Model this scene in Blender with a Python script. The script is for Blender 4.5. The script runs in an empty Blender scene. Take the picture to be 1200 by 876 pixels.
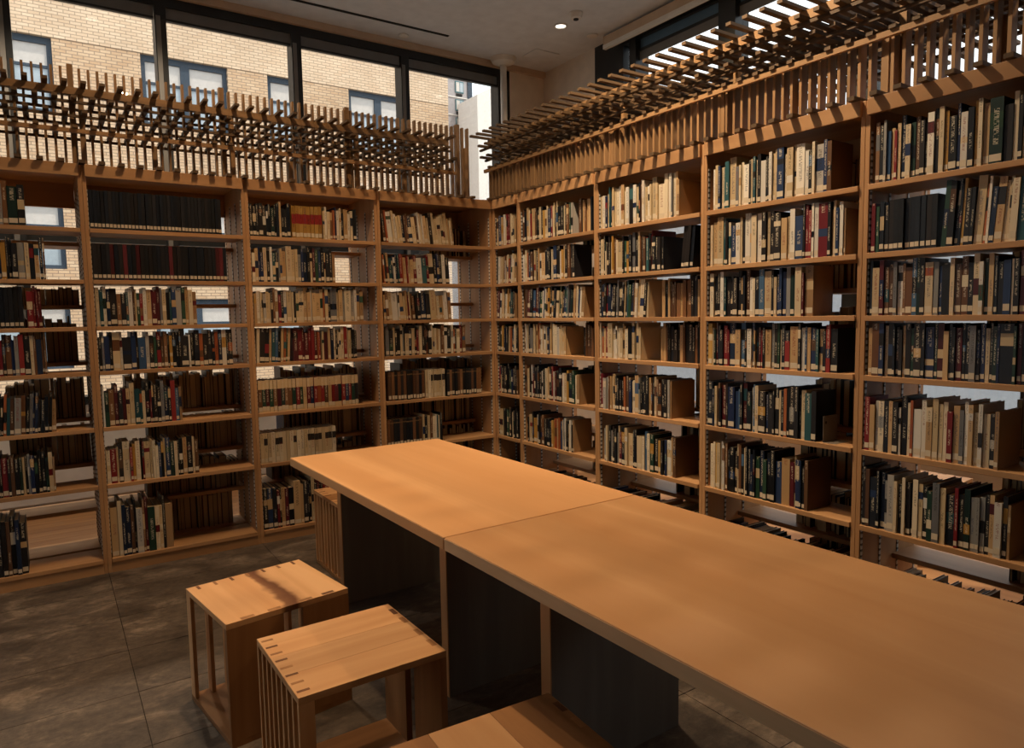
import bpy, math, random
from mathutils import Matrix, Vector
random.seed(11)
scene = bpy.context.scene
COL = scene.collection
PI = math.pi

# ------------------------------------------------------------------ camera
F_PX = 813.46
YAW, PITCH, ROLL = -0.5888, -0.0866, -0.0169
CAM = Vector((-2.7715, -4.377, 1.4))
fwd = Vector((-math.sin(YAW)*math.cos(PITCH), math.cos(YAW)*math.cos(PITCH), math.sin(PITCH)))
rt = Vector((math.cos(YAW), math.sin(YAW), 0)); up = rt.cross(fwd)
r2 = rt*math.cos(ROLL) + up*math.sin(ROLL); u2 = -rt*math.sin(ROLL) + up*math.cos(ROLL)
cd = bpy.data.cameras.new('camera'); cd.sensor_width = 36.0; cd.sensor_fit = 'HORIZONTAL'
cd.lens = F_PX/1200*36.0; cd.clip_start = 0.05; cd.clip_end = 300
cam = bpy.data.objects.new('camera', cd); COL.objects.link(cam)
M = Matrix.Identity(4)
for i in range(3):
    M[i][0] = r2[i]; M[i][1] = u2[i]; M[i][2] = -fwd[i]; M[i][3] = CAM[i]
cam.matrix_world = M
scene.camera = cam
def project(p):
    v = Vector(p) - CAM; z = v.dot(fwd)
    return 600 + F_PX*v.dot(r2)/z, 438 - F_PX*v.dot(u2)/z

# ------------------------------------------------------------------ sky, sun, exposure
w = bpy.data.worlds.new('sky'); scene.world = w; w.use_nodes = True
bg = w.node_tree.nodes['Background']; bg.inputs[0].default_value = (0.97, 0.985, 1.0, 1); bg.inputs[1].default_value = 1.9
sd = bpy.data.lights.new('sun', 'SUN'); sd.energy = 3.4; sd.color = (1.0, 0.89, 0.77); sd.angle = 0.03
sun = bpy.data.objects.new('sun', sd); COL.objects.link(sun)
sun.rotation_euler = Vector((-0.36, 0.40, -0.84)).to_track_quat('-Z', 'Y').to_euler()
vs = scene.view_settings
vs.view_transform = 'Standard'; vs.look = 'None'; vs.gamma = 1.0; vs.use_curve_mapping = False
vs.exposure = -0.15
ROOM_SPOT = 330.0        # watts of a downlight over the room
AISLE_SPOT = 45.0        # watts of a downlight over the aisle behind the shelves
WASH = 180.0             # watts of a tilted wall washer
WARM = (1.0, 0.67, 0.37)

# ------------------------------------------------------------------ materials
def srgb(r, g, b):
    f = lambda c: ((c/255+0.055)/1.055)**2.4 if c/255 > 0.04045 else c/255/12.92
    return (f(r), f(g), f(b), 1)
def new_mat(name):
    m = bpy.data.materials.new(name); m.use_nodes = True
    nt = m.node_tree; nt.nodes.clear()
    out = nt.nodes.new('ShaderNodeOutputMaterial')
    bs = nt.nodes.new('ShaderNodeBsdfPrincipled'); nt.links.new(bs.outputs[0], out.inputs[0])
    return m, nt, bs
def N(nt, t, **kw):
    n = nt.nodes.new(t)
    for k, v in kw.items(): setattr(n, k, v)
    return n
def ramp(nt, fac, stops):
    r = N(nt, 'ShaderNodeValToRGB'); e = r.color_ramp.elements
    e[0].position, e[0].color = stops[0]; e[1].position, e[1].color = stops[-1]
    for p, c in stops[1:-1]:
        x = e.new(p); x.color = c
    nt.links.new(fac, r.inputs[0]); return r.outputs[0]
def plain(name, col, rough=0.6, metal=0.0, spec=0.4, bump=0.0):
    m, nt, bs = new_mat(name)
    tc = N(nt, 'ShaderNodeTexCoord'); nz = N(nt, 'ShaderNodeTexNoise'); nz.inputs['Scale'].default_value = 9
    nz.inputs['Detail'].default_value = 3
    nt.links.new(tc.outputs['Object'], nz.inputs['Vector'])
    c = ramp(nt, nz.outputs[0], [(0.3, tuple(x*0.93 for x in col[:3])+(1,)), (0.7, tuple(min(1, x*1.05) for x in col[:3])+(1,))])
    nt.links.new(c, bs.inputs['Base Color'])
    bs.inputs['Roughness'].default_value = rough; bs.inputs['Metallic'].default_value = metal
    bs.inputs['Specular IOR Level'].default_value = spec
    return m
def wood(name, light, dark, axis='x', scale=1.0, rough=0.5, contrast=0.5, spots=False):
    m, nt, bs = new_mat(name)
    tc = N(nt, 'ShaderNodeTexCoord'); oi = N(nt, 'ShaderNodeObjectInfo')
    add = N(nt, 'ShaderNodeVectorMath', operation='ADD'); mul = N(nt, 'ShaderNodeVectorMath', operation='SCALE')
    cmb = N(nt, 'ShaderNodeCombineXYZ')
    nt.links.new(oi.outputs['Random'], cmb.inputs[0]); nt.links.new(oi.outputs['Random'], cmb.inputs[1]); nt.links.new(oi.outputs['Random'], cmb.inputs[2])
    nt.links.new(cmb.outputs[0], mul.inputs[0]); mul.inputs['Scale'].default_value = 37.0
    nt.links.new(tc.outputs['Object'], add.inputs[0]); nt.links.new(mul.outputs[0], add.inputs[1])
    mp = N(nt, 'ShaderNodeMapping'); s = {'x': (1.2, 14, 14), 'y': (14, 1.2, 14), 'z': (14, 14, 1.2)}[axis]
    mp.inputs['Scale'].default_value = tuple(v*scale for v in s)
    nt.links.new(add.outputs[0], mp.inputs[0])
    n1 = N(nt, 'ShaderNodeTexNoise'); n1.inputs['Scale'].default_value = 1.0; n1.inputs['Detail'].default_value = 5; n1.inputs['Distortion'].default_value = 0.6
    nt.links.new(mp.outputs[0], n1.inputs['Vector'])
    n2 = N(nt, 'ShaderNodeTexNoise'); n2.inputs['Scale'].default_value = 0.28; n2.inputs['Detail'].default_value = 2; n2.inputs['Distortion'].default_value = 1.2
    nt.links.new(mp.outputs[0], n2.inputs['Vector'])
    mx = N(nt, 'ShaderNodeMix'); mx.inputs[0].default_value = 0.5
    nt.links.new(n1.outputs[0], mx.inputs[2]); nt.links.new(n2.outputs[0], mx.inputs[3])
    c = ramp(nt, mx.outputs[0], [(0.5-0.5*(1-contrast)*0.6-0.08, dark), (0.5, tuple(0.5*(a+b) for a, b in zip(light, dark))), (0.5+0.14, light)])
    hv = N(nt, 'ShaderNodeHueSaturation'); mr = N(nt, 'ShaderNodeMapRange')
    mr.inputs['To Min'].default_value = 0.88; mr.inputs['To Max'].default_value = 1.1
    nt.links.new(oi.outputs['Random'], mr.inputs[0]); nt.links.new(mr.outputs[0], hv.inputs['Value']); nt.links.new(c, hv.inputs['Color'])
    last = hv.outputs[0]
    if spots:
        vo = N(nt, 'ShaderNodeTexVoronoi'); vo.inputs['Scale'].default_value = 2.3
        nt.links.new(tc.outputs['Object'], vo.inputs['Vector'])
        sp = ramp(nt, vo.outputs['Distance'], [(0.008, (1, 1, 1, 1)), (0.02, (0, 0, 0, 1))])
        m2 = N(nt, 'ShaderNodeMix', data_type='RGBA'); nt.links.new(sp, m2.inputs[0]); nt.links.new(last, m2.inputs[6])
        m2.inputs[7].default_value = tuple(x*0.35 for x in dark[:3])+(1,); last = m2.outputs[2]
    nt.links.new(last, bs.inputs['Base Color'])
    bs.inputs['Roughness'].default_value = rough; bs.inputs['Specular IOR Level'].default_value = 0.35
    bp = N(nt, 'ShaderNodeBump'); bp.inputs['Strength'].default_value = 0.06; bp.inputs['Distance'].default_value = 0.01
    nt.links.new(n1.outputs[0], bp.inputs['Height']); nt.links.new(bp.outputs[0], bs.inputs['Normal'])
    return m

CASE_L, CASE_D = srgb(194, 150, 106), srgb(164, 120, 80)
MAT = {}
for a in 'xyz': MAT['case_'+a] = wood('birch_ply_'+a, CASE_L, CASE_D, a, 1.0, 0.5, 0.4)
for a in 'xyz': MAT['slat_'+a] = wood('lattice_timber_'+a, srgb(158, 122, 84), srgb(122, 92, 60), a, 1.5, 0.55, 0.4)
MAT['stick_x'] = wood('shaded_rail_timber', srgb(102, 79, 55), srgb(76, 58, 39), 'x', 1.5, 0.6, 0.4)  # rails and sticks: slat timber darkened, shade of their undersides put into the colour
MAT['stick_y'] = wood('shaded_stick_timber', srgb(102, 79, 55), srgb(76, 58, 39), 'y', 1.5, 0.6, 0.4)
MAT['table'] = wood('maple_tabletop', srgb(218, 172, 124), srgb(190, 138, 90), 'y', 0.5, 0.42, 0.3, spots=True)
MAT['edge'] = wood('pale_table_edge', srgb(214, 182, 144), srgb(182, 146, 108), 'y', 1.6, 0.6, 0.4)
MAT['shaded_legface'] = wood('shade_darkened_leg_wood', srgb(120, 111, 102), srgb(98, 90, 82), 'z', 1.0, 0.6, 0.4)  # leg wood darkened so the colour carries the shade under the tabletop
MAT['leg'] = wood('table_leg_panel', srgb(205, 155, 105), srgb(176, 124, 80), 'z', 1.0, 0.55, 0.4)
for a in 'xyz':
    MAT['ash_'+a] = wood('stool_ash_'+a, srgb(216, 172, 126), srgb(186, 136, 90), a, 1.0, 0.5, 0.6)
    MAT['oak_'+a] = wood('stool_oak_'+a, srgb(170, 124, 80), srgb(132, 90, 56), a, 1.3, 0.5, 0.6)
    MAT['heart_'+a] = wood('stool_heartwood_'+a, srgb(150, 98, 58), srgb(88, 54, 32), a, 1.0, 0.5, 0.6)
def stripe_mat():
    m = wood('stool_ash_heart_stripe', srgb(216, 172, 126), srgb(186, 136, 90), 'x', 1.0, 0.5, 0.6); nt = m.node_tree
    bs = [n for n in nt.nodes if n.type == 'BSDF_PRINCIPLED'][0]; src = bs.inputs['Base Color'].links[0].from_socket
    tc = N(nt, 'ShaderNodeTexCoord'); sp = N(nt, 'ShaderNodeSeparateXYZ'); nt.links.new(tc.outputs['Object'], sp.inputs[0])
    nz = N(nt, 'ShaderNodeTexNoise'); nz.inputs['Scale'].default_value = 7; nz.inputs['Detail'].default_value = 3; nt.links.new(tc.outputs['Object'], nz.inputs['Vector'])
    ad = N(nt, 'ShaderNodeMath', operation='MULTIPLY_ADD'); ad.inputs[1].default_value = 0.09; nt.links.new(nz.outputs[0], ad.inputs[0]); nt.links.new(sp.outputs[1], ad.inputs[2])
    o = 0.045
    c = ramp(nt, ad.outputs[0], [(0.0, (0, 0, 0, 1)), (0.006+o-0.02, (0, 0, 0, 1)), (o, (0.85, 0.85, 0.85, 1)), (o+0.03, (1, 1, 1, 1)), (o+0.05, (0.25, 0.25, 0.25, 1)), (o+0.085, (0, 0, 0, 1))])
    mx = N(nt, 'ShaderNodeMix', data_type='RGBA'); nt.links.new(c, mx.inputs[0]); nt.links.new(src, mx.inputs[6]); mx.inputs[7].default_value = srgb(104, 62, 36)
    nt.links.new(mx.outputs[2], bs.inputs['Base Color']); return m
MAT['stripe_x'] = stripe_mat()
MAT['tenon'] = wood('dark_tenon_end', srgb(120, 78, 48), srgb(92, 58, 36), 'z', 3, 0.6)
MAT['ceiling'] = plain('ceiling_paint', srgb(214, 217, 221), 0.9, bump=0)
MAT['wall'] = plain('wall_paint', srgb(226, 212, 194), 0.9)
MAT['roomwall'] = plain('room_wall_paint', srgb(148, 142, 134), 0.9)
MAT['spandrel'] = plain('white_spandrel_paint', srgb(228, 224, 216), 0.7)
MAT['frame'] = plain('black_window_frame', srgb(34, 37, 39), 0.45)
MAT['framegrey'] = plain('grey_mullion_face', srgb(120, 118, 114), 0.5)
MAT['blind'] = plain('grey_blind_fabric', srgb(116, 116, 114), 0.9)
MAT['box'] = plain('beige_blind_box', srgb(196, 172, 146), 0.6)
MAT['whitepaint'] = plain('white_metal_paint', srgb(222, 218, 210), 0.5)
MAT['dark'] = plain('dark_slot', srgb(22, 22, 22), 0.8)
MAT['steel'] = plain('bookend_steel', srgb(150, 140, 128), 0.45, 0.6)
MAT['pages'] = plain('book_pages', srgb(186, 162, 128), 0.9)
MAT['sticker'] = plain('spine_sticker', srgb(208, 194, 170), 0.7)
MAT['asphalt'] = plain('pale_street_paving', srgb(116, 113, 108), 0.9)
MAT['concrete'] = plain('pale_concrete', srgb(176, 180, 186), 0.9)
MAT['whitefacade'] = plain('white_render', srgb(236, 230, 222), 0.9)
MAT['greyfacade'] = plain('grey_render', srgb(170, 164, 164), 0.9)
MAT['bluewin'] = plain('blue_grey_window_frame', srgb(52, 66, 80), 0.6)
MAT['bluepanel'] = plain('blue_grey_head_panel', srgb(96, 124, 146), 0.3)
MAT['greenwin'] = plain('green_window_frame', srgb(80, 116, 122), 0.6)
MAT['winpane'] = plain('hazy_window_pane', srgb(168, 180, 188), 0.12, 0, 0.8)
MAT['curtainpane'] = plain('curtained_window_pane', srgb(206, 198, 190), 0.2, 0, 0.7)

def standards_mat():
    m, nt, bs = new_mat('slotted_metal_strip')
    tc = N(nt, 'ShaderNodeTexCoord'); sp = N(nt, 'ShaderNodeSeparateXYZ'); nt.links.new(tc.outputs['Object'], sp.inputs[0])
    ml = N(nt, 'ShaderNodeMath', operation='MULTIPLY'); ml.inputs[1].default_value = 1/0.0254
    fr = N(nt, 'ShaderNodeMath', operation='FRACT'); nt.links.new(sp.outputs[2], ml.inputs[0]); nt.links.new(ml.outputs[0], fr.inputs[0])
    c = ramp(nt, fr.outputs[0], [(0.0, (0.62, 0.6, 0.56, 1)), (0.6, (0.5, 0.48, 0.44, 1)), (0.62, (0.06, 0.055, 0.05, 1))])
    nt.links.new(c, bs.inputs['Base Color']); bs.inputs['Roughness'].default_value = 0.4
    return m
MAT['standard'] = standards_mat()

def floor_mat():
    m, nt, bs = new_mat('weathered_stone_tile')
    tc = N(nt, 'ShaderNodeTexCoord'); ge = N(nt, 'ShaderNodeNewGeometry'); oi = N(nt, 'ShaderNodeObjectInfo')
    mp = N(nt, 'ShaderNodeMapping'); mp.inputs['Scale'].default_value = (1.0, 1.5, 1)
    nt.links.new(ge.outputs['Position'], mp.inputs[0])
    n1 = N(nt, 'ShaderNodeTexNoise'); n1.inputs['Scale'].default_value = 3.0; n1.inputs['Detail'].default_value = 10; n1.inputs['Roughness'].default_value = 0.68; n1.inputs['Distortion'].default_value = 0.8
    nt.links.new(mp.outputs[0], n1.inputs['Vector'])
    c1 = ramp(nt, n1.outputs[0], [(0.32, srgb(52, 44, 38)), (0.46, srgb(90, 78, 68)), (0.56, srgb(106, 93, 82)), (0.68, srgb(148, 132, 116))])
    n2 = N(nt, 'ShaderNodeTexNoise'); n2.inputs['Scale'].default_value = 22; n2.inputs['Roughness'].default_value = 0.75; n2.inputs['Detail'].default_value = 8
    nt.links.new(mp.outputs[0], n2.inputs['Vector'])
    c2 = ramp(nt, n2.outputs[0], [(0.33, (0.42, 0.42, 0.42, 1)), (0.66, (1.25, 1.25, 1.25, 1))])
    mx = N(nt, 'ShaderNodeMix', data_type='RGBA', blend_type='MULTIPLY'); mx.inputs[0].default_value = 0.8
    nt.links.new(c1, mx.inputs[6]); nt.links.new(c2, mx.inputs[7])
    hv = N(nt, 'ShaderNodeHueSaturation'); mr = N(nt, 'ShaderNodeMapRange'); mr.inputs['To Min'].default_value = 0.8; mr.inputs['To Max'].default_value = 1.12
    nt.links.new(oi.outputs['Random'], mr.inputs[0]); nt.links.new(mr.outputs[0], hv.inputs['Value']); nt.links.new(mx.outputs[2], hv.inputs['Color'])
    nt.links.new(hv.outputs[0], bs.inputs['Base Color'])
    rr = ramp(nt, n1.outputs[0], [(0.3, (0.5, 0.5, 0.5, 1)), (0.7, (0.72, 0.72, 0.72, 1))]); nt.links.new(rr, bs.inputs['Roughness'])
    bp = N(nt, 'ShaderNodeBump'); bp.inputs['Strength'].default_value = 0.15; bp.inputs['Distance'].default_value = 0.01
    nt.links.new(n2.outputs[0], bp.inputs['Height']); nt.links.new(bp.outputs[0], bs.inputs['Normal'])
    return m
MAT['tile'] = floor_mat()
MAT['grout'] = plain('dark_grout', srgb(52, 46, 41), 0.9)

def brick_mat(name, c1, c2, mortar):
    m, nt, bs = new_mat(name)
    tc = N(nt, 'ShaderNodeTexCoord'); mp = N(nt, 'ShaderNodeMapping'); mp.inputs['Rotation'].default_value = (PI/2, 0, 0)
    nt.links.new(tc.outputs['Object'], mp.inputs[0])
    b = N(nt, 'ShaderNodeTexBrick'); b.inputs['Scale'].default_value = 1.0
    b.inputs['Brick Width'].default_value = 0.215; b.inputs['Row Height'].default_value = 0.07; b.inputs['Mortar Size'].default_value = 0.008
    b.inputs['Color1'].default_value = c1; b.inputs['Color2'].default_value = c2; b.inputs['Mortar'].default_value = mortar
    nt.links.new(mp.outputs[0], b.inputs['Vector'])
    nz = N(nt, 'ShaderNodeTexNoise'); nz.inputs['Scale'].default_value = 0.9; nz.inputs['Detail'].default_value = 4
    nt.links.new(tc.outputs['Object'], nz.inputs['Vector'])
    c = ramp(nt, nz.outputs[0], [(0.3, (0.86, 0.84, 0.82, 1)), (0.7, (1.06, 1.06, 1.06, 1))])
    mx = N(nt, 'ShaderNodeMix', data_type='RGBA', blend_type='MULTIPLY'); mx.inputs[0].default_value = 1
    nt.links.new(b.outputs['Color'], mx.inputs[6]); nt.links.new(c, mx.inputs[7]); nt.links.new(mx.outputs[2], bs.inputs['Base Color'])
    bs.inputs['Roughness'].default_value = 0.9
    return m
MAT['brick'] = brick_mat('buff_brick', srgb(222, 192, 158), srgb(206, 170, 134), srgb(150, 128, 108))
MAT['brick2'] = brick_mat('light_buff_brick', srgb(232, 206, 176), srgb(220, 190, 158), srgb(168, 146, 124))

def glass_mat():
    m = bpy.data.materials.new('window_glass'); m.use_nodes = True; nt = m.node_tree; nt.nodes.clear()
    o = nt.nodes.new('ShaderNodeOutputMaterial'); mx = nt.nodes.new('ShaderNodeMixShader'); tr = nt.nodes.new('ShaderNodeBsdfTransparent'); gl = nt.nodes.new('ShaderNodeBsdfGlossy')
    tr.inputs[0].default_value = (0.95, 0.97, 0.97, 1); gl.inputs['Roughness'].default_value = 0.02; mx.inputs[0].default_value = 0.05
    nt.links.new(tr.outputs[0], mx.inputs[1]); nt.links.new(gl.outputs[0], mx.inputs[2]); nt.links.new(mx.outputs[0], o.inputs[0])
    return m
MAT['glass'] = glass_mat()
def lamp_mat():
    m = bpy.data.materials.new('lit_lamp_lens'); m.use_nodes = True; nt = m.node_tree; nt.nodes.clear()
    o = nt.nodes.new('ShaderNodeOutputMaterial'); e = nt.nodes.new('ShaderNodeEmission'); e.inputs[0].default_value = (1, 0.9, 0.75, 1); e.inputs[1].default_value = 3.0
    nt.links.new(e.outputs[0], o.inputs[0]); return m
MAT['lens'] = lamp_mat()

def cover_mat():
    m, nt, bs = new_mat('book_cover')
    a = N(nt, 'ShaderNodeAttribute', attribute_name='bcol'); b = N(nt, 'ShaderNodeAttribute', attribute_name='ink')
    uv = N(nt, 'ShaderNodeUVMap', uv_map='spine'); sp = N(nt, 'ShaderNodeSeparateXYZ'); nt.links.new(uv.outputs[0], sp.inputs[0])
    # uv.x : 0..1 across the spine (whole part is the book's seed), uv.y : metres up the spine, negative off the spine
    fx = N(nt, 'ShaderNodeMath', operation='FRACT'); nt.links.new(sp.outputs[0], fx.inputs[0])
    seed = N(nt, 'ShaderNodeMath', operation='FLOOR'); nt.links.new(sp.outputs[0], seed.inputs[0])
    def snap(src, k):
        x = N(nt, 'ShaderNodeMath', operation='MULTIPLY'); x.inputs[1].default_value = k; nt.links.new(src, x.inputs[0])
        y = N(nt, 'ShaderNodeMath', operation='FLOOR'); nt.links.new(x.outputs[0], y.inputs[0]); return y.outputs[0]
    cm = N(nt, 'ShaderNodeCombineXYZ'); nt.links.new(snap(fx.outputs[0], 6.0), cm.inputs[0]); nt.links.new(snap(sp.outputs[1], 380.0), cm.inputs[1]); nt.links.new(seed.outputs[0], cm.inputs[2])
    wn = N(nt, 'ShaderNodeTexWhiteNoise', noise_dimensions='3D'); nt.links.new(cm.outputs[0], wn.inputs['Vector'])
    cl = N(nt, 'ShaderNodeCombineXYZ'); nt.links.new(snap(sp.outputs[1], 16.0), cl.inputs[1]); nt.links.new(seed.outputs[0], cl.inputs[2])
    wl = N(nt, 'ShaderNodeTexWhiteNoise', noise_dimensions='3D'); nt.links.new(cl.outputs[0], wl.inputs['Vector'])
    def gt(src, v, op='GREATER_THAN'):
        g = N(nt, 'ShaderNodeMath', operation=op); g.inputs[1].default_value = v; nt.links.new(src, g.inputs[0]); return g.outputs[0]
    def mulm(x, y):
        g = N(nt, 'ShaderNodeMath', operation='MULTIPLY'); nt.links.new(x, g.inputs[0]); nt.links.new(y, g.inputs[1]); return g.outputs[0]
    mask = mulm(mulm(gt(wn.outputs['Value'], 0.5), gt(wl.outputs['Value'], 0.42)), mulm(gt(fx.outputs[0], 0.30), gt(fx.outputs[0], 0.70, 'LESS_THAN')))
    mask = mulm(mask, gt(sp.outputs[1], 0.065))
    fd = N(nt, 'ShaderNodeMath', operation='MULTIPLY'); fd.inputs[1].default_value = 0.5; nt.links.new(mask, fd.inputs[0]); mask = fd.outputs[0]
    mx = N(nt, 'ShaderNodeMix', data_type='RGBA'); nt.links.new(mask, mx.inputs[0]); nt.links.new(a.outputs['Color'], mx.inputs[6]); nt.links.new(b.outputs['Color'], mx.inputs[7])
    nt.links.new(mx.outputs[2], bs.inputs['Base Color']); bs.inputs['Roughness'].default_value = 0.45; bs.inputs['Specular IOR Level'].default_value = 0.35
    return m
MAT['cover'] = cover_mat()

# ------------------------------------------------------------------ mesh helpers
BOXF = [(0, 3, 2, 1), (4, 5, 6, 7), (0, 1, 5, 4), (1, 2, 6, 5), (2, 3, 7, 6), (3, 0, 4, 7)]
class MB:
    def __init__(s): s.v = []; s.f = []
    def box(s, x0, x1, y0, y1, z0, z1):
        n = len(s.v)
        s.v += [(x0, y0, z0), (x1, y0, z0), (x1, y1, z0), (x0, y1, z0), (x0, y0, z1), (x1, y0, z1), (x1, y1, z1), (x0, y1, z1)]
        s.f += [tuple(i+n for i in q) for q in BOXF]; return s
    def lathe(s, prof, seg=24, cx=0, cy=0):
        n = len(s.v); k = len(prof)
        for i in range(seg):
            a = 2*PI*i/seg
            for r, z in prof: s.v.append((cx+r*math.cos(a), cy+r*math.sin(a), z))
        for i in range(seg):
            j = (i+1) % seg
            for q in range(k-1): s.f.append((n+i*k+q, n+j*k+q, n+j*k+q+1, n+i*k+q+1))
        s.f.append(tuple(n+i*k for i in reversed(range(seg)))); s.f.append(tuple(n+i*k+k-1 for i in range(seg)))
        return s
    def mesh(s, name, mat):
        me = bpy.data.meshes.new(name); me.from_pydata(s.v, [], s.f); me.materials.append(MAT[mat]); return me
def place(name, me, parent=None, loc=(0, 0, 0), rz=0.0):
    o = bpy.data.objects.new(name, me); COL.objects.link(o); o.location = loc; o.rotation_euler = (0, 0, rz)
    if parent is not None: o.parent = parent
    return o
def box(name, mat, x0, x1, y0, y1, z0, z1, parent=None, bevel=0.0):
    # mesh origin at the box centre so object coordinates are real metres
    cx, cy, cz = (x0+x1)/2, (y0+y1)/2, (z0+z1)/2
    me = MB().box(x0-cx, x1-cx, y0-cy, y1-cy, z0-cz, z1-cz).mesh(name, mat)
    o = place(name, me, parent, (cx, cy, cz))
    if bevel:
        b = o.modifiers.new('bevel', 'BEVEL'); b.width = bevel; b.segments = 2
    return o
def empty(name, loc=(0, 0, 0), rz=0.0):
    o = bpy.data.objects.new(name, None); o.empty_display_size = 0.1; COL.objects.link(o); o.location = loc; o.rotation_euler = (0, 0, rz); return o
def tag(o, label, cat, group=None, kind=None):
    o['label'] = label; o['category'] = cat
    if group: o['group'] = group
    if kind: o['kind'] = kind
    return o
def struct(o, label=None, cat=None):
    o['kind'] = 'structure'
    if label: o['label'] = label
    if cat: o['category'] = cat
    return o

# ------------------------------------------------------------------ dimensions
XB, YB, ZC = 1.721, 1.66, 3.9          # outer glazed walls and ceiling
XL, YF = -5.4, -6.6                    # other two walls
J = [-3.392, -2.567, -1.742, -0.9]     # left edges of the four bays on the brick-view wall (last ends at the corner 0)
R = [0.0, -0.3295, -1.152, -1.976, -2.7995, -3.6235]
TOPF, TOPZ = 2.1616, 2.2252
SH = [1.8918, 1.6191, 1.3681, 1.1248, 0.8163, 0.4978, 0.0803]
REAR = [1.84, 1.49, 1.17, 0.85, 0.585, 0.32, 0.0803]
DEP = 0.5

# ------------------------------------------------------------------ room shell
fl = struct(box('floor', 'grout', XL, XB, YF, YB, -0.12, -0.004), 'dark weathered stone tile floor of the library', 'floor')
tw, td = 0.8295, 0.3995
tile_me = {}
nx0 = math.floor((XL+2.5655)/tw); nx1 = math.ceil((XB+2.5655)/tw)
ny0 = math.floor((YF+1.09)/td); ny1 = math.ceil((YB+1.09)/td)
tme = MB().box(-tw/2+0.0015, tw/2-0.0015, -td/2+0.0015, td/2-0.0015, -0.004, 0.0).mesh('floor_tile', 'tile')
for i in range(nx0, nx1):
    for k in range(ny0, ny1):
        x0, x1 = max(XL, -2.5655+i*tw), min(XB, -2.5655+(i+1)*tw); y0, y1 = max(YF, -1.09+k*td), min(YB, -1.09+(k+1)*td)
        if x1-x0 < 0.02 or y1-y0 < 0.02: continue
        if x1-x0 > tw-0.001 and y1-y0 > td-0.001:
            o = place('floor_tile', tme, fl, ((x0+x1)/2-fl.location.x, (y0+y1)/2-fl.location.y, 0.0-fl.location.z))
        else:
            o = box('floor_tile', 'tile', x0+0.0015, x1-0.0015, y0+0.0015, y1-0.0015, -0.004, 0.0)
            o.parent = fl; o.location -= fl.location
        o.location.z += random.uniform(-0.0004, 0.0)
ce = struct(box('ceiling', 'ceiling', XL-0.3, XB+0.3, YF-0.3, YB+0.3, ZC, ZC+0.25), 'plain grey painted flat ceiling over the library', 'ceiling')
wl_ = MB(); WY0, WY1, WZ0, WZ1 = -2.5, -0.4, 0.7, 2.4
wl_.box(XL-0.2, XL, YF, WY0, 0, ZC).box(XL-0.2, XL, WY1, YB+0.2, 0, ZC).box(XL-0.2, XL, WY0, WY1, 0, WZ0).box(XL-0.2, XL, WY0, WY1, WZ1, ZC)
struct(place('wall_left', wl_.mesh('wall_left', 'roomwall')), 'plain painted wall with a wide window opposite the table-side shelves', 'wall')
wn3 = struct(empty('window_3', (XL, 0, 0)), 'wide dark framed window lighting the room from the stool side', 'window')
for k_ in range(4):
    y_ = WY0+k_*(WY1-WY0)/3
    box('mullion', 'frame', -0.12, -0.04, y_-0.03, y_+0.03, WZ0, WZ1, wn3)
    if k_ < 3: box('window_pane', 'glass', -0.083, -0.077, y_+0.03, y_+(WY1-WY0)/3-0.03, WZ0, WZ1, wn3)
struct(box('wall_front', 'roomwall', XL-0.2, XB+0.2, YF-0.2, YF, 0, ZC), 'plain painted end wall opposite the brick building', 'wall')
struct(box('wall_back', 'wall', 1.29, XB+0.2, YB, YB+0.2, 0, ZC), 'short beige wall between the black window frame and the corner', 'wall')
struct(box('wall_right', 'wall', XB, XB+0.2, 0.842, YB, 0, ZC), 'beige painted wall between the room corner and dark window frame', 'wall')
struct(box('trim_1', 'spandrel', XL, 1.29, YB, YB+0.14, 0, 0.78), 'low white wall panel under the windows facing the brick building', 'wall panel')
struct(box('trim_2', 'spandrel', XB, XB+0.14, YF, 0.842, 0, 0.45), 'low white wall panel under the windows behind the table-side shelves', 'wall panel')
struct(box('trim_3', 'spandrel', XL, 1.29, YB-0.10, YB, 0.10, 0.34), 'white heater casing running low along the window wall', 'heater')
struct(box('trim_4', 'box', XL, XB, YB-0.04, YB, ZC-0.055, ZC), 'narrow beige trim where ceiling meets the window head', 'trim')

def planks(name, x0, x1, y0, y1, along, label):
    f_ = struct(empty(name, (x0, y0, 0)), label, 'floor'); n_ = 9
    for k_ in range(n_):
        if along == 'y':
            w_ = (x1-x0)/n_; box('plank', 'oak_y', k_*w_+0.001, (k_+1)*w_-0.001, 0, y1-y0, 0.0, 0.008, f_)
        else:
            w_ = (y1-y0)/n_; box('plank', 'oak_x', 0, x1-x0, k_*w_+0.001, (k_+1)*w_-0.001, 0.0, 0.008, f_)
planks('floor_side_aisle', 0.53, XB, YF, YB-0.1, 'y', 'oak plank floor of the aisle behind the table-side shelves')
planks('floor_window_aisle', XL, 0.53, 0.53, YB-0.1, 'x', 'oak plank floor of the aisle along the brick-view windows')

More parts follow.
